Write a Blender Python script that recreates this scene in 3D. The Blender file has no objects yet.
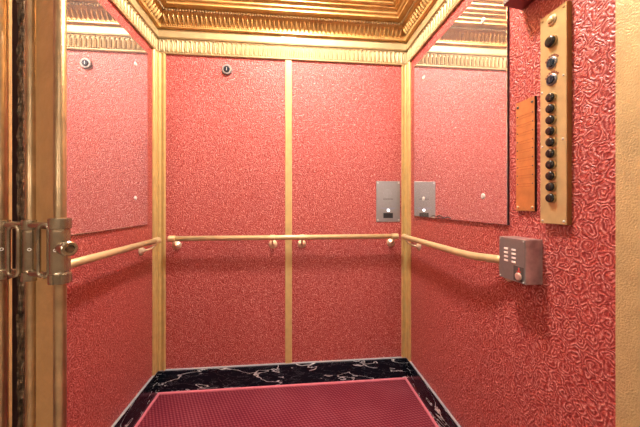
import bpy, bmesh, math, random
from mathutils import Vector, Matrix
random.seed(7)
C = bpy.context.scene.collection
PI = math.pi
# ---------------------------------------------------------------- the place (metres): X right, Y into the cab, Z up
XL, XR, YB, YF = -0.785, 0.741, 1.80, 0.55     # left / right / back wall faces, front of the cab
H = 1.11                                       # camera height; heights h below are measured from it
YAW = math.radians(5.69); F = 291.0

# ---------------------------------------------------------------- materials
def nt(name):
    m = bpy.data.materials.new(name); m.use_nodes = True
    t = m.node_tree; b = t.nodes['Principled BSDF']
    return m, t, b
class N:
    def __init__(s, t): s.t = t
    def add(s, typ, **kw):
        n = s.t.nodes.new(typ)
        for k, v in kw.items(): setattr(n, k, v)
        return n
    def link(s, a, b): s.t.links.new(a, b)
    def math(s, op, a, b=None, c=None):
        n = s.add('ShaderNodeMath', operation=op)
        for i, v in enumerate((a, b, c)):
            if v is None: continue
            if isinstance(v, (int, float)): n.inputs[i].default_value = v
            else: s.link(v, n.inputs[i])
        return n.outputs[0]
    def vmath(s, op, a, b=None, scale=None):
        n = s.add('ShaderNodeVectorMath', operation=op)
        for i, v in enumerate((a, b)):
            if v is None: continue
            if isinstance(v, (tuple, list)): n.inputs[i].default_value = v
            else: s.link(v, n.inputs[i])
        if scale is not None: n.inputs['Scale'].default_value = scale
        return n
    def noise(s, vec, scale, detail=2, rough=.5, dim='3D', dist=0):
        n = s.add('ShaderNodeTexNoise', noise_dimensions=dim)
        n.inputs['Scale'].default_value = scale; n.inputs['Detail'].default_value = detail
        n.inputs['Roughness'].default_value = rough; n.inputs['Distortion'].default_value = dist
        if vec is not None: s.link(vec, n.inputs['Vector'])
        return n
    def ramp(s, fac, stops, interp='LINEAR'):
        n = s.add('ShaderNodeValToRGB'); n.color_ramp.interpolation = interp
        e = n.color_ramp.elements
        while len(e) < len(stops): e.new(.5)
        for i, (p, c) in enumerate(stops):
            e[i].position = p; e[i].color = (*c, 1)
        s.link(fac, n.inputs[0]); return n.outputs[0]
    def bump(s, h, strength, dist, b):
        n = s.add('ShaderNodeBump'); n.inputs['Strength'].default_value = strength
        n.inputs['Distance'].default_value = dist
        s.link(h, n.inputs['Height']); s.link(n.outputs[0], b.inputs['Normal'])
def simple(name, col, rough=.5, metal=0., vary=.08, scale=40, bump=0., spec=.5, emit=None, bscale=None):
    m, t, b = nt(name); n = N(t)
    b.inputs['Roughness'].default_value = rough; b.inputs['Metallic'].default_value = metal
    b.inputs['Specular IOR Level'].default_value = spec
    co = n.add('ShaderNodeTexCoord').outputs['Object']
    nz = n.noise(co, scale, 3)
    lo = tuple(c*(1-vary) for c in col); hi = tuple(min(1, c*(1+vary)) for c in col)
    n.link(n.ramp(nz.outputs[0], [(.3, lo), (.7, hi)]), b.inputs['Base Color'])
    if bump:
        n2 = n.noise(co, bscale or scale, 2); n.bump(n2.outputs[0], bump, .004, b)
    if emit:
        b.inputs['Emission Color'].default_value = (*emit[0], 1); b.inputs['Emission Strength'].default_value = emit[1]
    return m

def wall_material():
    m, t, b = nt('red_scroll_wallcovering'); n = N(t)
    uv = n.add('ShaderNodeTexCoord').outputs['UV']
    w = n.noise(uv, 34, 1, dim='2D')
    off = n.vmath('SUBTRACT', w.outputs['Color'], (.5, .5, .5))
    off = n.vmath('SCALE', off.outputs[0], scale=.022)
    p = n.vmath('ADD', uv, off.outputs[0]).outputs[0]
    def curls(vec, vscale, pitch, seed):
        v = n.add('ShaderNodeTexVoronoi', voronoi_dimensions='2D', feature='F1')
        v.inputs['Scale'].default_value = vscale; n.link(vec, v.inputs['Vector'])
        d = n.vmath('SUBTRACT', vec, v.outputs['Position'])
        sp = n.add('ShaderNodeSeparateXYZ'); n.link(d.outputs[0], sp.inputs[0])
        cc = n.add('ShaderNodeSeparateColor'); n.link(v.outputs['Color'], cc.inputs[0])
        r = n.vmath('LENGTH', d.outputs[0]).outputs['Value']
        ang = n.math('ARCTAN2', sp.outputs[1], sp.outputs[0])
        sgn = n.math('SUBTRACT', n.math('MULTIPLY', n.math('GREATER_THAN', cc.outputs[0], .5), 2), 1)
        ph = n.math('ADD', n.math('MULTIPLY', r, 2*PI/pitch), n.math('MULTIPLY', ang, sgn))
        ph = n.math('ADD', ph, n.math('MULTIPLY', cc.outputs[1], 6.28))
        nz = n.noise(uv, 38, 2, dim='2D')
        ph = n.math('ADD', ph, n.math('MULTIPLY', nz.outputs[0], 5.0))
        return n.math('ADD', n.math('MULTIPLY', n.math('SINE', ph), .5), .5)
    c1 = n.math('POWER', curls(p, 27, .0098, 1), 1.25)
    c2 = n.math('POWER', curls(n.vmath('ADD', p, (.37, .21, 0)).outputs[0], 36, .0085, 2), 1.8)
    c1 = n.math('ADD', n.math('MULTIPLY', c1, .75), n.math('MULTIPLY', c2, .35))
    fine = n.noise(uv, 190, 3, .6, dim='2D', dist=1.2).outputs[0]
    mot = n.noise(uv, 85, 2, .55, dim='2D', dist=.8).outputs[0]
    mot = n.math('MULTIPLY', n.math('SUBTRACT', mot, .5), 1.0)
    f = n.math('ADD', n.math('ADD', n.math('MULTIPLY', c1, .62), n.math('MULTIPLY', fine, .30)), mot)
    col = n.ramp(f, [(.2, (.27, .028, .027)), (.42, (.38, .066, .058)), (.66, (.47, .110, .098)), (.92, (.66, .29, .265))])
    n.link(col, b.inputs['Base Color'])
    b.inputs['Roughness'].default_value = .38
    b.inputs['Specular IOR Level'].default_value = .45
    n.bump(f, .8, .0028, b)
    return m

def carpet_material():
    m, t, b = nt('red_woven_carpet'); n = N(t)
    uv = n.add('ShaderNodeTexCoord').outputs['UV']
    mp = n.add('ShaderNodeMapping'); mp.inputs['Rotation'].default_value = (0, 0, math.radians(28))
    mp.inputs['Scale'].default_value = (1, 1, 1); n.link(uv, mp.inputs[0])
    sp = n.add('ShaderNodeSeparateXYZ'); n.link(mp.outputs[0], sp.inputs[0])
    s1 = n.math('SINE', n.math('MULTIPLY', sp.outputs[0], 2*PI/.027))
    s2 = n.math('SINE', n.math('MULTIPLY', sp.outputs[1], 2*PI/.019))
    d = n.math('MULTIPLY', n.math('ADD', n.math('MULTIPLY', s1, s2), 1), .5)
    nz = n.noise(uv, 300, 2, dim='2D').outputs[0]
    big = n.noise(uv, 5, 3, dim='2D').outputs[0]
    f = n.math('ADD', n.math('MULTIPLY', d, .5), n.math('MULTIPLY', nz, .3))
    f = n.math('ADD', f, n.math('MULTIPLY', big, .25))
    n.link(n.ramp(f, [(.22, (.10, .007, .017)), (.5, (.155, .014, .029)), (.85, (.29, .080, .098))]), b.inputs['Base Color'])
    b.inputs['Roughness'].default_value = .9; b.inputs['Specular IOR Level'].default_value = .15
    n.bump(f, .6, .004, b); return m

def marble_material():
    m, t, b = nt('black_marble'); n = N(t)
    co = n.add('ShaderNodeTexCoord').outputs['UV']
    mp = n.add('ShaderNodeMapping'); mp.inputs['Scale'].default_value = (.62, 2.2, 1); mp.inputs['Rotation'].default_value = (0, 0, .12)
    n.link(co, mp.inputs[0])
    w = n.noise(mp.outputs[0], 6, 4, .5, dist=.8)
    v = n.math('ABSOLUTE', n.math('SUBTRACT', w.outputs[0], .5))
    w2 = n.noise(mp.outputs[0], 17, 4, .6, dist=.8)
    v2 = n.math('ADD', n.math('ABSOLUTE', n.math('SUBTRACT', w2.outputs[0], .52)), .004)
    mask = n.noise(co, 4, 2).outputs[0]
    vv = n.math('ADD', v, n.math('MULTIPLY', n.math('LESS_THAN', mask, .44), .05))
    a = n.ramp(vv, [(.0, (.80, .82, .84)), (.006, (.35, .37, .40)), (.012, (.004, .007, .013))])
    c = n.ramp(v2, [(.0, (.30, .31, .34)), (.008, (.05, .055, .07)), (.02, (.0, .0, .0))])
    mx = n.add('ShaderNodeMix', data_type='RGBA', blend_type='ADD'); mx.inputs[0].default_value = .55
    n.link(a, mx.inputs[6]); n.link(c, mx.inputs[7]); n.link(mx.outputs[2], b.inputs['Base Color'])
    b.inputs['Roughness'].default_value = .2; b.inputs['Specular IOR Level'].default_value = .25
    return m

def gold(name, col, rough=.4, metal=.55, bump=.0, bscale=60, vary=.10):
    return simple(name, col, rough, metal, vary, 25, bump, .5, None, bscale)

M = {}
M['wall'] = wall_material(); M['carpet'] = carpet_material(); M['marble'] = marble_material()
M['binding'] = simple('pink_carpet_binding', (.60, .15, .20), .8, 0, .1, 80)
M['frieze'] = gold('pale_gold_frieze', (.41, .30, .15), .5, .35)
M['cornice'] = gold('antique_gold_cornice', (.52, .31, .11), .38, .58)
M['post'] = gold('gold_post_paint', (.52, .36, .14), .40, .25, .15, 200)
M['strip'] = gold('gold_strip_paint', (.54, .38, .16), .42, .25, .15, 200)
M['jamb'] = gold('stippled_gold_jamb', (.50, .37, .18), .45, .22, .45, 240)
M['barflat'] = gold('orange_gold_paint', (.58, .36, .15), .42, .25, .35, 90)
M['rail'] = gold('brass_rail', (.58, .45, .24), .34, .35, 0)
M['brass'] = gold('polished_brass', (.80, .66, .46), .22, .55, 0)
M['panelbrass'] = gold('aged_brass_plate', (.52, .385, .185), .36, .35, .05, 300)
M['paneledge'] = gold('dark_brass_edge', (.40, .22, .07), .40, .70, 0)
M['copper'] = gold('copper_plate', (.52, .20, .065), .40, .25, .08, 200, .16)
M['coppergroove'] = simple('dark_copper_groove', (.36, .10, .035), .5, .3)
M['bronze'] = gold('worn_bronze', (.46, .31, .165), .32, .70, .12, 220, .2)
M['collar'] = gold('pale_bronze_collar', (.40, .32, .215), .24, .82, .15, 90, .25)
M['rough'] = simple('chipped_dark_bronze', (.12, .08, .045), .5, .7, .8, 70, 1.0, .5, None, 120)
M['black'] = simple('black_paint', (.012, .011, .011), .5)
M['steel'] = simple('brushed_steel', (.27, .255, .26), .40, .65, .05, 90)
M['boxsteel'] = simple('worn_steel', (.44, .38, .37), .32, .70, .30, 28)
M['chrome'] = simple('pale_nickel_screw', (.80, .77, .74), .25, .40)
M['mirror'] = simple('mirror_silver', (.93, .88, .89), .015, .94, .0)
M['mirroredge'] = simple('dark_mirror_edge', (.05, .035, .04), .3, .3)
M['button'] = simple('black_button', (.014, .012, .012), .22, 0, .1)
M['bezel'] = gold('bronze_button_collar', (.42, .26, .11), .3, .8)
M['keyface'] = simple('blue_black_key_face', (.03, .045, .075), .2, .6)
M['white'] = simple('white_plastic', (.82, .80, .76), .5)
M['slot'] = simple('pale_speaker_slot', (.85, .74, .70), .5)
M['lightgrey'] = simple('engraved_grey', (.36, .34, .36), .45, .6)
M['bluegrey'] = simple('blue_grey_print', (.22, .25, .36), .5)
M['darktext'] = simple('dark_print', (.07, .06, .06), .5)
M['redmark'] = simple('red_mark', (.6, .06, .05), .5)
M['pinkbutton'] = simple('worn_copper_button', (.78, .50, .42), .35, .5)
M['browncap'] = simple('red_brown_label', (.20, .055, .03), .5)
M['maroon'] = simple('dark_red_metal', (.17, .018, .022), .35, .2)
M['lamp'] = simple('frosted_lamp_glass', (.9, .88, .82), .5, 0, 0, 5, 0, .5, ((1, .93, .84), 1.0))
M['caulk'] = simple('pale_bead_paint', (.30, .31, .34), .5)
M['led'] = simple('lit_white_button', (.9, .93, 1), .4, 0, 0, 5, 0, .5, ((.85, .92, 1), 1.6))
M['ceilgold'] = gold('gold_ceiling_paint', (.62, .36, .10), .42, .5)
M['lobbywall'] = simple('lobby_plaster', (.42, .34, .27), .7)
M['lobbyfloor'] = simple('lobby_stone', (.45, .38, .32), .35)

# ---------------------------------------------------------------- helpers
def wloc(o):
    v = Vector((0, 0, 0))
    while o is not None: v += o.location; o = o.parent
    return v
def obj(name, bm, mat, parent=None, smooth=False, uv=False, bevel=0, loc=None):
    bmesh.ops.recalc_face_normals(bm, faces=bm.faces)
    if uv:
        L = bm.loops.layers.uv.new('UVMap')
        for f in bm.faces:
            nn = f.normal
            for l in f.loops:
                c = l.vert.co
                if abs(nn.z) > .7: l[L].uv = (c.x, c.y)
                elif abs(nn.x) > abs(nn.y): l[L].uv = (c.y+3.3, c.z)
                else: l[L].uv = (c.x, c.z)
    me = bpy.data.meshes.new(name)
    base = Vector(loc) if loc else (wloc(parent) if parent else Vector((0, 0, 0)))
    bmesh.ops.translate(bm, verts=bm.verts, vec=-base)
    bm.to_mesh(me); bm.free(); me.materials.append(mat)
    if smooth:
        for p in me.polygons: p.use_smooth = True
    o = bpy.data.objects.new(name, me); C.objects.link(o)
    o.parent = parent
    if parent is None: o.location = base
    if bevel:
        md = o.modifiers.new('bevel', 'BEVEL'); md.width = bevel; md.segments = 2; md.limit_method = 'ANGLE'
    return o
def tag(o, label, cat, group=None, kind=None):
    o['label'] = label; o['category'] = cat
    if group: o['group'] = group
    if kind: o['kind'] = kind
    return o
def thing(name, loc, label, cat, group=None):
    o = bpy.data.objects.new(name, None); o.empty_display_size = .05; C.objects.link(o); o.location = loc
    return tag(o, label, cat, group)
def struct(name, bm, mat, label, cat, **kw):
    o = obj(name, bm, mat, None, **kw); o['kind'] = 'structure'; o['label'] = label; o['category'] = cat
    return o
def new(): return bmesh.new()
def box(bm, x0, x1, y0, y1, z0, z1):
    v = [bm.verts.new((x, y, z)) for x in (x0, x1) for y in (y0, y1) for z in (z0, z1)]
    for f in ((0, 1, 3, 2), (4, 6, 7, 5), (0, 4, 5, 1), (2, 3, 7, 6), (0, 2, 6, 4), (1, 5, 7, 3)):
        bm.faces.new([v[i] for i in f])
    return bm
def prism(bm, ringA, ringB):
    a = [bm.verts.new(p) for p in ringA]; b = [bm.verts.new(p) for p in ringB]; n = len(a)
    for i in range(n): bm.faces.new((a[i], a[(i+1) % n], b[(i+1) % n], b[i]))
    bm.faces.new(a); bm.faces.new(b[::-1]); return bm
def frame_of(d):
    d = Vector(d).normalized(); up = Vector((0, 0, 1)) if abs(d.z) < .9 else Vector((1, 0, 0))
    s = d.cross(up).normalized(); return d, s, s.cross(d).normalized()
def lathe(bm, base, axis, prof, seg=20):
    """prof: list of (distance along axis, radius)"""
    d, s, u = frame_of(axis); base = Vector(base); rings = []
    for (t, r) in prof:
        if r < 1e-6: rings.append([bm.verts.new(base+d*t)])
        else: rings.append([bm.verts.new(base+d*t+(s*math.cos(2*PI*k/seg)+u*math.sin(2*PI*k/seg))*r) for k in range(seg)])
    for A, B in zip(rings, rings[1:]):
        for k in range(seg):
            a0, a1 = A[k % len(A)], A[(k+1) % len(A)]; b0, b1 = B[k % len(B)], B[(k+1) % len(B)]
            vs = []
            for v in (a0, a1, b1, b0):
                if v not in vs: vs.append(v)
            if len(vs) > 2: bm.faces.new(vs)
    if len(rings[0]) > 1: bm.faces.new(rings[0][::-1])
    if len(rings[-1]) > 1: bm.faces.new(rings[-1])
    return bm
def tube(bm, pts, r, seg=14, closed=False, flat=1.0, up=None):
    pts = [Vector(p) for p in pts]; n = len(pts); rings = []; ps = None
    for i, p in enumerate(pts):
        if closed: d = (pts[(i+1) % n]-pts[i-1]).normalized()
        else: d = (pts[min(i+1, n-1)]-pts[max(i-1, 0)]).normalized()
        if ps is None: _, s, u = frame_of(d)
        else:
            s = (ps-d*ps.dot(d)).normalized(); u = s.cross(d).normalized()
        ps = s
        rr = r[i] if isinstance(r, (list, tuple)) else r
        rings.append([bm.verts.new(p+(s*math.cos(2*PI*k/seg)+u*math.sin(2*PI*k/seg))*rr) for k in range(seg)])
    for i in range(n if closed else n-1):
        A, B = rings[i], rings[(i+1) % n]
        for k in range(seg): bm.faces.new((A[k], A[(k+1) % seg], B[(k+1) % seg], B[k]))
    if not closed: bm.faces.new(rings[0][::-1]); bm.faces.new(rings[-1])
    return bm
def ellipsoid(bm, c, ax, ay, az, seg=8, rings=5):
    """ax, ay, az: half-axis vectors (az is the pole axis)"""
    c = Vector(c); R = [[bm.verts.new(c-Vector(az))]]
    for i in range(1, rings):
        t = -PI/2+PI*i/rings
        R.append([bm.verts.new(c+Vector(az)*math.sin(t)+(Vector(ax)*math.cos(2*PI*k/seg)+Vector(ay)*math.sin(2*PI*k/seg))*math.cos(t)) for k in range(seg)])
    R.append([bm.verts.new(c+Vector(az))])
    for A, B in zip(R, R[1:]):
        for k in range(seg):
            vs = []
            for v in (A[k % len(A)], A[(k+1) % len(A)], B[(k+1) % len(B)], B[k % len(B)]):
                if v not in vs: vs.append(v)
            bm.faces.new(vs)
    return bm
SIDES = ('left', 'back', 'right')
def W(side, s, p, h):
    """a point s along a wall, p out from it, h above the camera height"""
    if side == 'back': return Vector((s, YB-p, H+h))
    if side == 'left': return Vector((XL+p, s, H+h))
    return Vector((XR-p, s, H+h))
def D(side, ds, dp, dh): return W(side, ds, dp, dh)-W(side, 0, 0, 0)
def run(bm, side, prof, y0=YF):
    """a moulding of closed section prof [(p, h)] along a wall, mitred in the corners"""
    if side == 'back':
        A = [W('back', XL+p, p, h) for p, h in prof]; B = [W('back', XR-p, p, h) for p, h in prof]
    else:
        A = [W(side, y0, p, h) for p, h in prof]; B = [W(side, YB-p, p, h) for p, h in prof]
    return prism(bm, A, B)

# ---------------------------------------------------------------- the setting
T = .05; ZC = 2.82
bm = box(new(), XL-T, XR+T, YF, YB+T, -.06, 0); struct('floor', bm, M['carpet'], 'red woven carpet with a diagonal dotted weave on the elevator floor', 'floor', uv=True)
struct('wall_back', box(new(), XL-T, XR+T, YB, YB+T, 0, ZC), M['wall'], 'red scroll patterned back wall of the elevator cab', 'wall', uv=True)
struct('wall_left', box(new(), XL-T, XL, YF, YB, 0, ZC), M['wall'], 'red scroll patterned left wall beside the gate', 'wall', uv=True)
struct('wall_right', box(new(), XR, XR+T, YF, YB, 0, ZC), M['wall'], 'red scroll patterned right wall with the button panel', 'wall', uv=True)
struct('ceiling', box(new(), XL-T, XR+T, YF, YB+T, ZC, ZC+.04), M['ceilgold'], 'gold painted ceiling of the elevator cab', 'ceiling')
# front of the shaft, around the doorway, and the landing in front of it
bm = new(); box(bm, -2.2, XL+.02, YF-.14, YF-.002, 0, 2.9); box(bm, XR+.06, 2.2, YF-.14, YF-.002, 0, 2.9); box(bm, XL+.02, XR+.06, YF-.14, YF-.002, 2.12, 2.9)
struct('wall_front', bm, M['lobbywall'], 'plastered wall around the elevator doorway', 'wall')
struct('floor_landing', box(new(), -2.2, 2.2, -2.4, YF-.002, -.06, -.001), M['lobbyfloor'], 'stone floor of the landing in front of the elevator', 'floor')
# black marble baseboards with a pale top edge
n_trim = [0]
def trim(bm, mat, label, **kw):
    n_trim[0] += 1
    return struct('trim_%d' % n_trim[0], bm, mat, label, 'trim', **kw)
for sd in SIDES:
    prof = [(0, -H), (.013, -H), (.013, -.985), (.010, -.980), (0, -.980)]
    struct('baseboard_'+sd, run(new(), sd, prof), M['marble'], 'white veined black marble baseboard along the %s wall' % sd, 'baseboard', uv=True)
for sd in SIDES:
    trim(run(new(), sd, [(0, -.980), (.010, -.980), (.0095, -.976), (0, -.975)]), M['caulk'], 'thin pale bead on top of the marble baseboard of the %s wall' % sd)
for sd in SIDES:
    trim(run(new(), sd, [(.013, -H), (.024, -H), (.024, -H+.006), (.019, -H+.009), (.013, -H+.009)]), M['binding'], 'pink carpet binding along the %s baseboard' % sd)
# frieze of upright tongues in arches
FB, FT = .884, .978
for sd in SIDES:
    bm = new()
    run(bm, sd, [(0, FB), (.010, FB), (.012, FB+.004), (.012, FB+.008), (.002, FB+.010), (.002, FT-.004), (.012, FT-.002), (.012, FT), (0, FT)])
    a, b_ = (XL+.014, XR-.014) if sd == 'back' else (YF+.01, YB-.014)
    n = int(round((b_-a)/.0268)); st = (b_-a)/n
    for i in range(n):
        s = a+st*(i+.5); hw = st*.40
        ellipsoid(bm, W(sd, s, .003, FB+.044), D(sd, hw*.45, 0, 0), D(sd, 0, .010, 0), D(sd, 0, 0, .030), 8, 6)
        pts = [W(sd, s-hw, .005, FB+.014)]
        for k in range(7):
            t = PI-PI*k/6; pts.append(W(sd, s+hw*math.cos(t), .005, FB+.068+.018*math.sin(t)))
        pts.append(W(sd, s+hw, .005, FB+.014))
        tube(bm, pts, .0029, 6)
        ellipsoid(bm, W(sd, s+st*.5, .010, FB+.016), D(sd, .0034, 0, 0), D(sd, 0, .004, 0), D(sd, 0, 0, .0045), 6, 4)
    trim(bm, M['frieze'], 'pale gold tongue and arch frieze along the top of the %s wall' % sd, smooth=False)
# flat band
for sd in SIDES:
    trim(run(new(), sd, [(0, FT), (.004, FT), (.004, FT+.003), (.010, FT+.005), (.010, 1.026), (0, 1.026)]), M['frieze'], 'flat pale gold band above the frieze of the %s wall' % sd)
# carved cove
def cove(t):     # t 0..1 from the lip to the rope
    return (.022+.036*t-.012*math.sin(PI*t), 1.042+.062*t)
for sd in SIDES:
    bm = new()
    prof = [(0, 1.026), (.006, 1.026), (.020, 1.028), (.026, 1.032), (.026, 1.038), (.022, 1.041)]
    prof += [cove(k/6) for k in range(1, 7)] + [(.060, 1.105), (.061, 1.116), (.090, 1.123), (.096, 1.124), (.096, 1.131), (.099, 1.138),
             (.105, 1.140), (.108, 1.144), (.108, 1.154), (.113, 1.160), (.122, 1.161), (.126, 1.164), (.126, 1.172), (.138, 1.176), (.142, 1.180), (.142, 1.192),
             (.158, 1.198), (.158, 1.212), (.172, 1.216), (.176, 1.222), (.176, 1.238), (.196, 1.244), (.196, 1.262), (.222, 1.272), (.222, 1.296), (.25, 1.30), (.25, ZC-H), (0, ZC-H)]
    run(bm, sd, prof)
    a, b_ = (XL+.045, XR-.045) if sd == 'back' else (YF+.01, YB-.045)
    n = int(round((b_-a)/.0262)); st = (b_-a)/n
    (p0, h0), (p1, h1) = cove(.10), cove(.93); mid = ((p0+p1)/2-.008, (h0+h1)/2)
    for i in range(n):
        s = a+st*(i+.5)
        for ds, wd, dp in ((0, .25, .012), (-.40, .07, .004)):
            ellipsoid(bm, W(sd, s+ds*st, *mid), D(sd, st*wd, 0, 0), D(sd, 0, dp+.004, -.006), D(sd, 0, (p1-p0)*.55, (h1-h0)*.52), 7, 6)
        for ds in (-.25, .25):
            ellipsoid(bm, W(sd, s+ds*st, .024, 1.044), D(sd, st*.17, 0, 0), D(sd, 0, .006, 0), D(sd, 0, 0, .0055), 6, 4)
    a, b_ = (XL+.072, XR-.072) if sd == 'back' else (YF+.01, YB-.072)
    n = int(round((b_-a)/.0155)); st = (b_-a)/n; rope = new()
    for i in range(n):
        s = a+st*(i+.5)
        ellipsoid(rope, W(sd, s, .067, 1.107), D(sd, 0, .0078, 0), D(sd, -.002, 0, .0072), D(sd, .0066, 0, .003), 6, 4)
    trim(rope, M['frieze'], 'thin gold rope bead, coloured pale for its highlights, running along the cornice of the %s wall' % sd)  # paler gold than the cornice, standing in for highlights on the beads
    trim(bm, M['cornice'], 'carved gold cove cornice with stepped mouldings above the %s wall' % sd)
# corner posts and the centre strip
def post(left):
    x = XL if left else XR; sg = 1 if left else -1
    z0, z1 = H-.975, H+FB
    bm = new()
    k = 1 if left else .78
    pr = [(a*k, b_) for a, b_ in [(0, 0), (.050, 0), (.050, .007), (.045, .013), (.038, .013), (.034, .008), (.026, .008), (.022, .012), (.018, .014), (0, .014)]]
    A = [(x+sg*s, YB-p, z0) for s, p in pr]; B = [(a, b, z1) for a, b, _ in A]; prism(bm, A, B)
    pr = [(.0141, 0), (.060, 0), (.060, .007), (.055, .013), (.048, .013), (.044, .008), (.034, .008), (.030, .012), (.0141, .012)]
    A = [(x+sg*p, YB-s, z0) for s, p in pr]; B = [(a, b, z1) for a, b, _ in A]; prism(bm, A, B)
    return bm
trim(post(True), M['post'], 'moulded gold corner post between the left and back walls')
trim(post(False), M['post'], 'moulded gold corner post between the back and right walls')
pr = [(-.036, 0), (-.036, .004), (-.033, .007), (.003, .007), (.006, .004), (.006, 0)]
trim(prism(new(), [(s, YB-p, H-.975) for s, p in pr], [(s, YB-p, H+FB) for s, p in pr]), M['strip'], 'narrow flat gold strip down the middle of the back wall')
# stippled gold jamb at the right edge
trim(box(new(), XR-.004, XR+.055, YF-.12, .595, 0, 2.12), M['jamb'], 'stippled gold door jamb at the right edge of the cab', bevel=.002)

# ---------------------------------------------------------------- camera (used below only to read positions off as metres)
def ground(u, z):
    """plan position (x, y) of a point seen in column u at depth z"""
    xc = (u-320)/F*z
    return (xc*math.cos(YAW)+z*math.sin(YAW), -xc*math.sin(YAW)+z*math.cos(YAW))

def screw(name, parent, base, axis, r, mat, ht=.004):
    bm = lathe(new(), Vector(base)-Vector(axis)*.0005, axis, [(0, r), (ht*.55, r), (ht, r*.6), (ht, r*.25), (ht*.55, 0)], 14)
    return obj(name, bm, mat, parent, smooth=False)

# ---------------------------------------------------------------- mirrors
def mirror(side, y0, y1, h0, h1, label):
    t = thing('wall_mirror', W(side, (y0+y1)/2, 0, h0), label, 'mirror', 'frameless wall mirrors')
    def b(p0, p1, inset=0):
        bm = new(); A = W(side, y0+inset, p0, h0+inset); B = W(side, y1-inset, p1, h1-inset)
        return box(bm, min(A.x, B.x), max(A.x, B.x), A.y, B.y, A.z, B.z)
    obj('backing', b(0, .0055), M['mirroredge'], t)
    obj('glass', b(.0056, .0085, .0012), M['mirror'], t, bevel=.0012)
    ax = D(side, 0, 1, 0)
    for y in (y0+.125, y1-.125):
        for h in (.030, .702):
            s = obj('mirror_screw', lathe(new(), W(side, y, .0082, h), ax, [(0, .011), (.002, .011), (.004, .008), (.0045, .004), (.002, .003), (.002, 0)], 18), M['chrome'], t, smooth=False)
    return t
mirror('left', .92, 1.670, -.112, .822, 'frameless wall mirror on the left wall behind the gate')
mr = mirror('right', .923, 1.678, -.0725, .822, 'frameless wall mirror on the right wall, chipped along its lower edge')
cr = new()
pts = [W('right', y, .0088, h) for y, h in ((1.46, -.064), (1.43, -.058), (1.40, -.064), (1.375, -.055), (1.35, -.062), (1.325, -.066), (1.30, -.060), (1.275, -.066))]
tube(cr, pts, .0024, 6)
tube(cr, [W('right', y, .0088, h) for y, h in ((1.40, -.064), (1.385, -.070), (1.36, -.067), (1.33, -.0712))], .0020, 6)
obj('crack', cr, M['mirroredge'], mr)

# ---------------------------------------------------------------- handrails
RH = -.198; RP = .060; RR = .0145
def bracket(t, side, s, ds=0.0):
    """flange on the wall below the rail, with a gooseneck arm up to it"""
    fl = lathe(new(), W(side, s, -.001, RH-.047), D(side, 0, 1, 0), [(0, .0265), (.004, .0265), (.008, .023), (.014, .013), (.020, .010)], 20)
    b = obj('bracket', fl, M['brass'], t, smooth=True)
    pts = []
    for k in range(9):
        a = PI/2*k/8
        pts.append(W(side, s+ds*k/8, .012+.048*math.sin(a), RH-.047+.036*(1-math.cos(a))))
    obj('bracket_arm', tube(new(), pts, .0062, 10), M['brass'], b, smooth=True)
    sad = new(); c = W(side, s+ds, .060, RH); e = D(side, 1, 0, 0)
    lathe(sad, c-e*.014, e, [(0, RR+.0005), (.001, RR+.0028), (.027, RR+.0028), (.028, RR+.0005)], 20)
    obj('rail_sleeve', sad, M['rail'], b, smooth=False)
def endcap(t, c, d):
    obj('end_cap', lathe(new(), c, d, [(-.022, RR+.0004), (-.022, RR+.003), (-.002, RR+.003), (.002, RR+.001), (.004, RR*.6), (.0045, 0)], 20), M['rail'], t)
t = thing('handrail', W('back', -.02, 0, RH), 'straight brass handrail along the red back wall, on four wall brackets', 'handrail', 'brass handrails')
obj('rail', lathe(new(), W('back', -.692, RP, RH), (1, 0, 0), [(0, RR), (1.345, RR)], 24), M['rail'], t, smooth=True)
endcap(t, W('back', -.694, RP, RH), (-1, 0, 0)); endcap(t, W('back', .655, RP, RH), (1, 0, 0))
for s in (-.672, -.109, .066, .632): bracket(t, 'back', s)
t = thing('handrail', W('left', 1.3, 0, RH), 'brass handrail on the left wall below the mirror, passing behind the gate', 'handrail', 'brass handrails')
obj('rail', lathe(new(), W('left', .80, RP, RH), (0, 1, 0), [(0, RR), (.875, RR)], 24), M['rail'], t, smooth=True)
endcap(t, W('left', 1.677, RP, RH), (0, 1, 0)); endcap(t, W('left', .798, RP, RH), (0, -1, 0))
bracket(t, 'left', 1.615, .035); bracket(t, 'left', .86, .0)
t = thing('handrail', W('right', 1.3, 0, RH), 'brass handrail on the right wall, bending into the steel intercom box', 'handrail', 'brass handrails')
pts = [W('right', 1.705, RP, RH), W('right', 1.60, RP, RH), W('right', 1.4, RP, RH), W('right', 1.2, RP, RH), W('right', 1.12, RP, RH), W('right', 1.06, RP-.002, RH+.001), W('right', 1.01, RP-.008, RH+.003),
       W('right', .97, RP-.018, RH+.006), W('right', .935, RP-.027, RH+.008), W('right', .9015, RP-.030, RH+.009)]
obj('rail', tube(new(), pts, RR, 24), M['rail'], t, smooth=True)
endcap(t, W('right', 1.707, RP, RH), (0, 1, 0))
bracket(t, 'right', 1.625, .045)
bracket_y = .925
fl = lathe(new(), W('right', bracket_y, -.001, RH-.047), (-1, 0, 0), [(0, .0205), (.004, .0205), (.009, .016), (.013, .010)], 20)
bb = obj('bracket', fl, M['brass'], t, smooth=True)
obj('bracket_arm', tube(new(), [W('right', bracket_y, .010, RH-.047), W('right', bracket_y, .026, RH-.040), W('right', bracket_y, .031, RH-.02), W('right', bracket_y, .031, RH)], .006, 10), M['brass'], bb, smooth=True)

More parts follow.
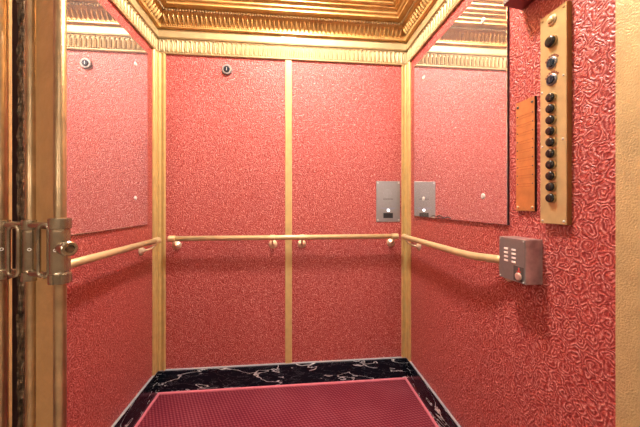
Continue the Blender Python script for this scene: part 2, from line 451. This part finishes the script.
# ---------------------------------------------------------------- intercom box on the right wall
t = thing('intercom_box', W('right', .846, 0, -.240), 'small worn steel intercom box at the end of the right handrail', 'intercom')
IX = XR-.054; y0, y1 = .792, .900; z0, z1 = H-.239, H-.106
obj('housing', box(new(), IX, XR+.003, y0, y1, z0, z1), M['boxsteel'], t, bevel=.002)
obj('face_plate', box(new(), IX-.0018, IX, y0+.001, y1-.001, z0+.001, z1-.001), M['steel'], t, bevel=.001)
for cy in (.868, .836):
    for k in range(4):
        z = z1-.036-.0125*k
        bm = new(); box(bm, IX-.003, IX-.0012, cy-.0085, cy+.0085, z-.0032, z+.0032)
        obj('speaker_slot', bm, M['slot'], t, bevel=.0015)
bm = box(new(), IX-.0026, IX-.0014, .797, .836, z0+.006, z0+.050); lab = obj('button_label', bm, M['darktext'], t)
bm = box(new(), IX-.0032, IX-.0024, .812, .817, z0+.036, z0+.046); box(bm, IX-.0032, IX-.0024, .807, .822, z0+.033, z0+.036); obj('red_mark', bm, M['redmark'], lab)
obj('call_button', lathe(new(), (IX-.0020, .815, z0+.020), (-1, 0, 0), [(0, .0115), (.004, .0115), (.006, .009), (.0065, 0)], 20), M['pinkbutton'], t)
for dy, dz in ((.006, .006), (.102, .006), (.102, .127), (.006, .127)): screw('screw', t, (IX-.0016, y0+dy, z0+dz), (-1, 0, 0), .0028, M['chrome'], .002)

# ---------------------------------------------------------------- car operating panel
t = thing('button_panel', W('right', .743, 0, -.056), 'tall brass elevator button panel with a column of black round buttons', 'button panel')
py0, py1, ph0, ph1 = .702, .784, -.056, .539; PX = XR-.0150
bm = prism(new(), [(XR, py0, H+ph0), (XR, py1, H+ph0), (XR, py1, H+ph1), (XR, py0, H+ph1)],
           [(PX+.003, py0, H+ph0), (PX+.003, py1, H+ph0), (PX+.003, py1, H+ph1), (PX+.003, py0, H+ph1)])
obj('back_box', bm, M['paneledge'], t)
obj('face_plate', box(new(), PX, PX+.003, py0+.0006, py1-.0006, H+ph0+.0006, H+ph1-.0006), M['panelbrass'], t, bevel=.0008)
BY = .7455
def pbutton(name, h, r, prof_r, mat):
    bz = obj(name, lathe(new(), (PX+.0004, BY, H+h), (-1, 0, 0), [(0, r+.0022), (.003, r+.0022), (.0045, r+.0008), (.0045, r*.8)], 22), M['bezel'], t)
    cap = obj('button_cap', lathe(new(), (PX-.002, BY, H+h), (-1, 0, 0), [(0, r), (.006, r), (.0085, r*.86), (.0092, r*.55), (.0094, 0)], 22), mat, bz, smooth=True)
    return bz, cap
for k in range(10): pbutton('floor_button', .2975-  .0312*k, .0122, 1, M['button'])
pbutton('stop_button', .4545, .0150, 1, M['button'])
for h in (.3945, .3475):
    ks = obj('key_switch', lathe(new(), (PX+.0004, BY, H+h), (-1, 0, 0), [(0, .0165), (.0025, .0165), (.004, .0145), (.004, .010)], 24), M['steel'], t)
    kc = obj('key_cylinder', lathe(new(), (PX-.002, BY, H+h), (-1, 0, 0), [(0, .0118), (.0045, .0118), (.0055, .0105), (.0055, 0)], 22), M['keyface'], ks)
    obj('key_slot', box(new(), PX-.0082, PX-.0074, BY-.0012, BY+.0012, H+h-.006, H+h+.006), M['darktext'], ks)
    for k in range(7):      # arched lettering over the switch: far too small to read, so only its strokes
        a = math.radians(150-20*k); c = Vector((PX-.0006, BY-.021*math.cos(a)*1.0, H+h+.021*math.sin(a)))
        ey = Vector((0, -math.sin(a), 0))+Vector((0, 0, -math.cos(a)))
        tube_b = new(); d1 = Vector((0, math.sin(a), math.cos(a)))*.0028; d2 = Vector((0, -math.cos(a), math.sin(a)))*(.0022 if k % 2 else .0030)
        prism(tube_b, [c-d1-d2, c+d1-d2, c+d1+d2, c-d1+d2], [p+Vector((.0010, 0, 0)) for p in (c-d1-d2, c+d1-d2, c+d1+d2, c-d1+d2)])
        obj('lettering', tube_b, M['browncap'], ks)
ind = obj('indicator_light', lathe(new(), (PX+.0004, BY, H+.5145), (-1, 0, 0), [(0, .0145), (.003, .0145), (.0045, .0125), (.0045, .0105)], 24), M['brass'], t)
obj('lens', lathe(new(), (PX-.002, BY, H+.5145), (-1, 0, 0), [(0, .0108), (.004, .0100), (.006, .006), (.0065, 0)], 22), M['panelbrass'], ind, smooth=True)
for y, h in ((py1-.008, .528), (py0+.008, .528), (py0+.009, .345), (py1-.007, .322), (py0+.010, .175), (py1-.007, .165), (py1-.008, -.047), (py0+.008, -.047)):
    screw('screw', t, (PX, y, H+h), (-1, 0, 0), .0032, M['chrome'] if h != .528 else M['bronze'], .0025)

# ---------------------------------------------------------------- copper directory plate
t = thing('directory_plate', W('right', .848, 0, -.022), 'narrow copper coloured directory plate with pinned name slots, left of the button panel', 'plaque')
cy0, cy1, ch0, ch1 = .812, .8845, -.022, .328; CX = XR-.0080
obj('backing', box(new(), CX+.002, XR+.003, cy0, cy1, H+ch0, H+ch1), M['black'], t)
obj('plate', box(new(), CX, CX+.002, cy0+.0004, cy1-.0004, H+ch0+.0004, H+ch1-.0004), M['copper'], t, bevel=.0006)
for k in range(9):
    h = .281-.0272*k
    g = new(); box(g, CX-.0003, CX+.001, cy0+.010, cy1-.010, H+h-.0005, H+h+.0005); box(g, CX-.0003, CX+.001, cy0+.010, cy1-.010, H+h-.0085, H+h-.0077)
    obj('name_slot', g, M['coppergroove'], t)
    for y in (cy0+.0065, cy1-.0065):
        screw('pin', t, (CX, y, H+h), (-1, 0, 0), .0021, M['darktext'], .002)
for y in (cy0+.008, cy1-.008):
    screw('screw', t, (CX, y, H+ch1-.016), (-1, 0, 0), .0042, M['darktext'], .003)
    screw('screw', t, (CX, y, H+ch0+.012), (-1, 0, 0), .0038, M['brass'], .003)

# ---------------------------------------------------------------- dark red box above the mirror
t = thing('indicator_box', W('right', .80, 0, .623), 'dark red metal box high on the right wall above the copper plate', 'wall box')
ex0, ex1 = .735, .870; eh0 = .624
bm = prism(new(), [(XR+.003, ex0, H+eh0), (XR+.003, ex1, H+eh0), (XR+.003, ex1, H+eh0+.20), (XR+.003, ex0, H+eh0+.20)],
           [(XR-.070, ex0, H+eh0+.004), (XR-.070, ex1-.008, H+eh0+.004), (XR-.070, ex1-.008, H+eh0+.20), (XR-.070, ex0, H+eh0+.20)])
obj('housing', bm, M['maroon'], t, bevel=.002)
obj('face_plate', box(new(), XR-.0725, XR-.070, ex0+.002, ex1-.010, H+eh0+.005, H+eh0+.198), M['steel'], t, bevel=.001)

# ---------------------------------------------------------------- steel phone plate on the back wall
t = thing('phone_plate', W('back', .614, 0, -.115), 'brushed steel emergency phone plate on the back wall beside the right post', 'phone plate')
SY = YB-.004; sx0, sx1, sh0, sh1 = .5365, .693, -.1135, .1455; sc = (sx0+sx1)/2
obj('plate', box(new(), sx0, sx1, SY, YB+.003, H+sh0, H+sh1), M['steel'], t, bevel=.0015)
for x in (sx0+.010, sx1-.010):
    for h in (sh0+.012, sh1-.012): screw('screw', t, (x, SY, H+h), (0, -1, 0), .0052, M['chrome'], .003)
g = new()
for i in range(-3, 4):
    for j in range(-3, 4):
        if i*i+j*j <= 10: lathe(g, (sc-.004+i*.0085, SY+.0004, H+.066+j*.0085), (0, -1, 0), [(0, .0022), (.0008, .0022)], 8)
obj('speaker_grille', g, M['lightgrey'], t)
g = new()
for k in range(12):
    x = sc-.032+.0055*k; hh = .0022 if k % 3 else .0030; box(g, x, x+.0036, SY-.0006, SY+.0004, H+.0315-hh, H+.0315+hh)
obj('printed_line', g, M['darktext'], t)
obj('lamp_ring', lathe(new(), (sc, SY+.0003, H+.0005), (0, -1, 0), [(0, .0125), (.0014, .0125), (.0018, .0112), (.0010, .0105), (.0010, 0)], 22), M['steel'], t)
g = new()
for k in range(16):
    x = sc-.046+.0058*k; box(g, x, x+.0040, SY-.0006, SY+.0004, H-.0285, H-.0235)
    if 2 < k < 14: box(g, x, x+.0034, SY-.0006, SY+.0004, H-.0365, H-.0330)
obj('printed_line', g, M['bluegrey'], t)
obj('call_button', lathe(new(), (sc, SY+.0003, H-.040), (0, -1, 0), [(0, .0085), (.003, .0085), (.005, .006), (.0056, 0)], 22), M['led'], t)
obj('label', box(new(), sc-.032, sc+.030, SY-.0008, SY+.0004, H-.089, H-.057), M['black'], t)

# ---------------------------------------------------------------- key lock on the back wall
t = thing('key_lock', W('back', -.3826, 0, .807), 'round key lock high on the left half of the back wall', 'lock')
b = obj('ring', lathe(new(), W('back', -.3826, -.001, .807), (0, -1, 0), [(0, .031), (.010, .031), (.014, .027), (.014, .018)], 28), M['steel'], t)
obj('cylinder', lathe(new(), W('back', -.3826, .010, .807), (0, -1, 0), [(0, .0185), (.0055, .0185), (.0075, .016), (.0075, 0)], 24), M['keyface'], t)
bx = W('back', -.3826, .018, .807); obj('key_slot', box(new(), bx.x-.002, bx.x+.002, bx.y-.0004, bx.y+.002, bx.z-.009, bx.z+.009), M['lightgrey'], b)

# ---------------------------------------------------------------- small label on the flat band
t = thing('label_plate', W('back', -.015, .010, 1.0), 'small white label on the gold band above the middle of the back wall', 'label')
t.location = W('back', -.015, .010, .988)
obj('card', box(new(), -.060, .030, YB-.0112, YB-.0100, H+.988, H+1.0225), M['white'], t)
g = new()
def rect(x0, x1, h0, h1, w=.0018):
    for a, b_, c, d in ((x0, x1, h0, h0+w), (x0, x1, h1-w, h1), (x0, x0+w, h0, h1), (x1-w, x1, h0, h1)):
        box(g, a, b_, YB-.0117, YB-.0110, H+c, H+d)
rect(-.051, -.020, .995, 1.016); rect(-.014, .021, .995, 1.016)
box(g, -.008, .010, YB-.0117, YB-.0110, H+1.000, H+1.008)
obj('printed_mark', g, M['lightgrey'], t)

# ---------------------------------------------------------------- folding gate at the left, folded back
GC = ground(60, .60); GB = ground(31, .64); GA = ground(0.5, .645)
t = thing('elevator_gate', (GB[0], GB[1], 0), 'bronze folding elevator gate posts with clamp collars, folded at the left edge', 'gate')
ZT = 2.10
def upright(P, r):
    return obj('upright', lathe(new(), (P[0], P[1], .002), (0, 0, 1), [(0, r), (ZT, r)], 24), M['bronze'], t, smooth=True)
upright(GC, .0107); upright(GB, .0095); upright(GA, .0105)
def slab(name, u0, z0, u1, z1, th, mat, hb=.002, ht=ZT, bev=.001):
    a = Vector((*ground(u0, z0), 0)); b = Vector((*ground(u1, z1), 0)); d = (b-a).normalized(); n = Vector((-d.y, d.x, 0))
    if n.y < 0: n = -n
    q = [a, b, b+n*th, a+n*th]
    return obj(name, prism(new(), [(v.x, v.y, hb) for v in q], [(v.x, v.y, ht) for v in q]), mat, t, bevel=bev)
slab('flat_bar', 35.5, .640, 55.5, .612, .008, M['barflat'])
slab('flat_bar', 2.5, .662, 8.6, .662, .008, M['barflat'])
slab('dark_gap_strip', 10.5, .684, 19, .684, .006, M['black'])  # black strip added behind the posts so the gap between them looks dark
# rough edge strip with an irregular, chipped front
g = new(); a = Vector((*ground(17.2, .655), 0)); b_ = Vector((*ground(23.5, .655), 0)); rows = []
nz = 150; nx = 5
for i in range(nz+1):
    z = .002+(ZT-.002)*i/nz; row = []
    for j in range(nx):
        p = a.lerp(b_, j/(nx-1)); o = random.uniform(-.0025, .0025)
        row.append(g.verts.new((p.x+(random.uniform(-.0012, .0012) if j in (0,) else 0), p.y+o, z)))
    row.append(g.verts.new((b_.x, b_.y+.012, z))); row.append(g.verts.new((a.x, a.y+.012, z))); rows.append(row)
for A, B in zip(rows, rows[1:]):
    for j in range(len(A)): g.faces.new((A[j], A[(j+1) % len(A)], B[(j+1) % len(A)], B[j]))
g.faces.new(rows[0]); g.faces.new(rows[-1])
obj('edge_strip', g, M['rough'], t)
def collar(P, r, h0, h1, hole_u):
    L = h1-h0
    c = obj('collar', lathe(new(), (P[0], P[1], H+h0), (0, 0, 1), [(0, r*.86), (.001, r), (.020, r), (.021, r*.90), (.024, r*.86), (.026, r*.90), (L-.027, r*.90), (L-.025, r*.86), (L-.022, r*.90), (L-.021, r), (L-.002, r), (L, r*.94), (L, r*.5)], 32), M['collar'], t, smooth=False)
    c.data.polygons.foreach_set('use_smooth', [False]*len(c.data.polygons))
    # set-screw on the side that faces the doorway
    d = Vector((-P[0], -P[1], 0)).normalized(); d = Matrix.Rotation(hole_u, 3, 'Z') @ d
    base = Vector((P[0], P[1], H+(h0+h1)/2+.003))+d*(r*.90-.001)
    obj('set_screw', lathe(new(), base, d, [(0, .0034), (.0012, .0034), (.0014, .0022), (.0004, .0020), (.0004, 0)], 14), M['white'], c)
    return c
cC = collar(GC, .0192, -.163, -.029, -.42)
collar(GB, .0165, -.168, -.0345, -.18)
collar(GA, .0165, -.168, -.0355, .1)
def link(u0, u1, z, h0, h1):
    """flat rounded loop plate joining two collars"""
    a = Vector((*ground(u0, z), 0)); b = Vector((*ground(u1, z), 0)); w = (b-a).length/2; c = (a+b)/2; d = (b-a).normalized()
    pts = []; rr = w*.95; hm = (h1-h0)/2
    for cx, cz, a0 in ((w-rr, hm-rr, 0), (-w+rr, hm-rr, 90), (-w+rr, -hm+rr, 180), (w-rr, -hm+rr, 270)):
        for k in range(5):
            t_ = math.radians(a0+22.5*k); pts.append(c+d*(cx+rr*math.cos(t_))+Vector((0, 0, H+(h0+h1)/2+cz+rr*math.sin(t_))))
    return obj('link', tube(new(), pts, .0042, 10, closed=True), M['collar'], t, smooth=True)
link(38.5, 49.0, .600, -.150, -.042); link(8.5, 18.5, .626, -.155, -.047)
# cross lugs that tie each link to its neighbours
def lug(u0, u1, z0, z1, h):
    a = Vector((*ground(u0, z0), H+h)); b = Vector((*ground(u1, z1), H+h))
    obj('lug', lathe(new(), a, b-a, [(0, .0075), ((b-a).length, .0075)], 12), M['collar'], t, smooth=False)
for h in (-.046, -.150): lug(31, 60, .632, .606, h); lug(0.5, 31, .645, .636, h)
# bolt head standing out of the end collar
bd = Vector((.86, -.51, 0)).normalized(); bb_ = Vector((GC[0], GC[1], H-.090))
bo = obj('bolt', lathe(new(), bb_, bd, [(0, .0135), (.0265, .0135), (.027, .0150), (.036, .0150), (.038, .0130), (.038, .0085), (.035, .008)], 28), M['collar'], t, smooth=False)
obj('bolt_socket', lathe(new(), bb_+bd*.0348, bd, [(0, .0078), (.0012, .0078), (.0012, .004), (.002, .003), (.002, 0)], 6), M['rough'], bo)

# ---------------------------------------------------------------- lamp in the middle of the ceiling
LX, LY = .06, 1.06
t = thing('ceiling_light', (LX, LY, ZC), 'round frosted dome lamp in the middle of the gold ceiling', 'lamp')
obj('base_ring', lathe(new(), (LX, LY, ZC), (0, 0, -1), [(0, .17), (.02, .17), (.03, .155), (.03, .12)], 32), M['cornice'], t)
obj('dome', lathe(new(), (LX, LY, ZC-.022), (0, 0, -1), [(0, .105), (.03, .102), (.06, .088), (.085, .06), (.098, .03), (.10, 0)], 32), M['lamp'], t, smooth=True)
M['lamp'].node_tree.nodes['Principled BSDF'].inputs['Emission Strength'].default_value = 345.0

# the landing the camera stands on, with a ceiling lamp added as fill
struct('wall_landing', box(new(), -2.2, 2.2, -2.45, -2.4, 0, 2.9), M['lobbywall'], 'plastered wall of the landing opposite the elevator', 'wall')
bm = box(new(), -2.25, -2.2, -2.4, YF-.14, 0, 2.9); struct('wall_landing_left', bm, M['lobbywall'], 'plastered left end wall of the landing', 'wall')
bm = box(new(), 2.2, 2.25, -2.4, YF-.14, 0, 2.9); struct('wall_landing_right', bm, M['lobbywall'], 'plastered right end wall of the landing', 'wall')
struct('ceiling_landing', box(new(), -2.2, 2.2, -2.4, YF-.002, 2.9, 2.94), M['lobbywall'], 'plastered ceiling of the landing', 'ceiling')
t = thing('ceiling_light', (0, -1.0, 2.9), 'large frosted dome added as fill light on the ceiling of the unseen landing', 'lamp')
obj('base_ring', lathe(new(), (0, -1.0, 2.9), (0, 0, -1), [(0, .38), (.03, .38), (.04, .35), (.04, .3)], 32), M['brass'], t)
LM = M['lamp'].copy(); LM.node_tree.nodes['Principled BSDF'].inputs['Emission Strength'].default_value = 3.0
obj('dome', lathe(new(), (0, -1.0, 2.87), (0, 0, -1), [(0, .34), (.05, .33), (.10, .27), (.14, .17), (.155, .08), (.16, 0)], 32), LM, t, smooth=True)
SM = M['lamp'].copy(); SM.node_tree.nodes['Principled BSDF'].inputs['Emission Strength'].default_value = 39.0  # unseen globes added behind the camera as frontal fill for the cab
for sx, lab in ((-.95, 'frosted globe added as fill light on the landing wall, facing the left half of the doorway'), (.95, 'frosted globe added as fill light on the landing wall, facing the right half of the doorway')):
    t = thing('added_fill_globe', (sx, -2.4, 1.92), lab, 'lamp', 'added fill globes of the landing')
    obj('wall_plate', lathe(new(), (sx, -2.402, 1.92), (0, 1, 0), [(0, .07), (.02, .07), (.03, .05), (.06, .03)], 24), M['brass'], t)
    obj('globe', lathe(new(), (sx, -2.345, 1.92), (0, 1, 0), [(.14-.14*math.cos(PI*k/10), .14*math.sin(PI*k/10)) for k in range(11)], 24), SM, t, smooth=True)
w = bpy.data.worlds.new('landing_light'); bpy.context.scene.world = w; w.use_nodes = True
w.node_tree.nodes['Background'].inputs[0].default_value = (1.0, .95, .90, 1)
w.node_tree.nodes['Background'].inputs[1].default_value = .05

# ---------------------------------------------------------------- camera
cam = bpy.data.cameras.new('camera'); co = bpy.data.objects.new('camera', cam); C.objects.link(co)
co.location = (0, 0, H); co.rotation_euler = (PI/2, 0, -YAW)
cam.sensor_fit = 'HORIZONTAL'; cam.sensor_width = 36; cam.lens = F/640*36; cam.shift_y = -.0148; cam.clip_start = .02
sc_ = bpy.context.scene; sc_.camera = co
vs = sc_.view_settings; vs.view_transform = 'Standard'; vs.look = 'None'; vs.gamma = 1; vs.use_curve_mapping = False; vs.exposure = 0.80
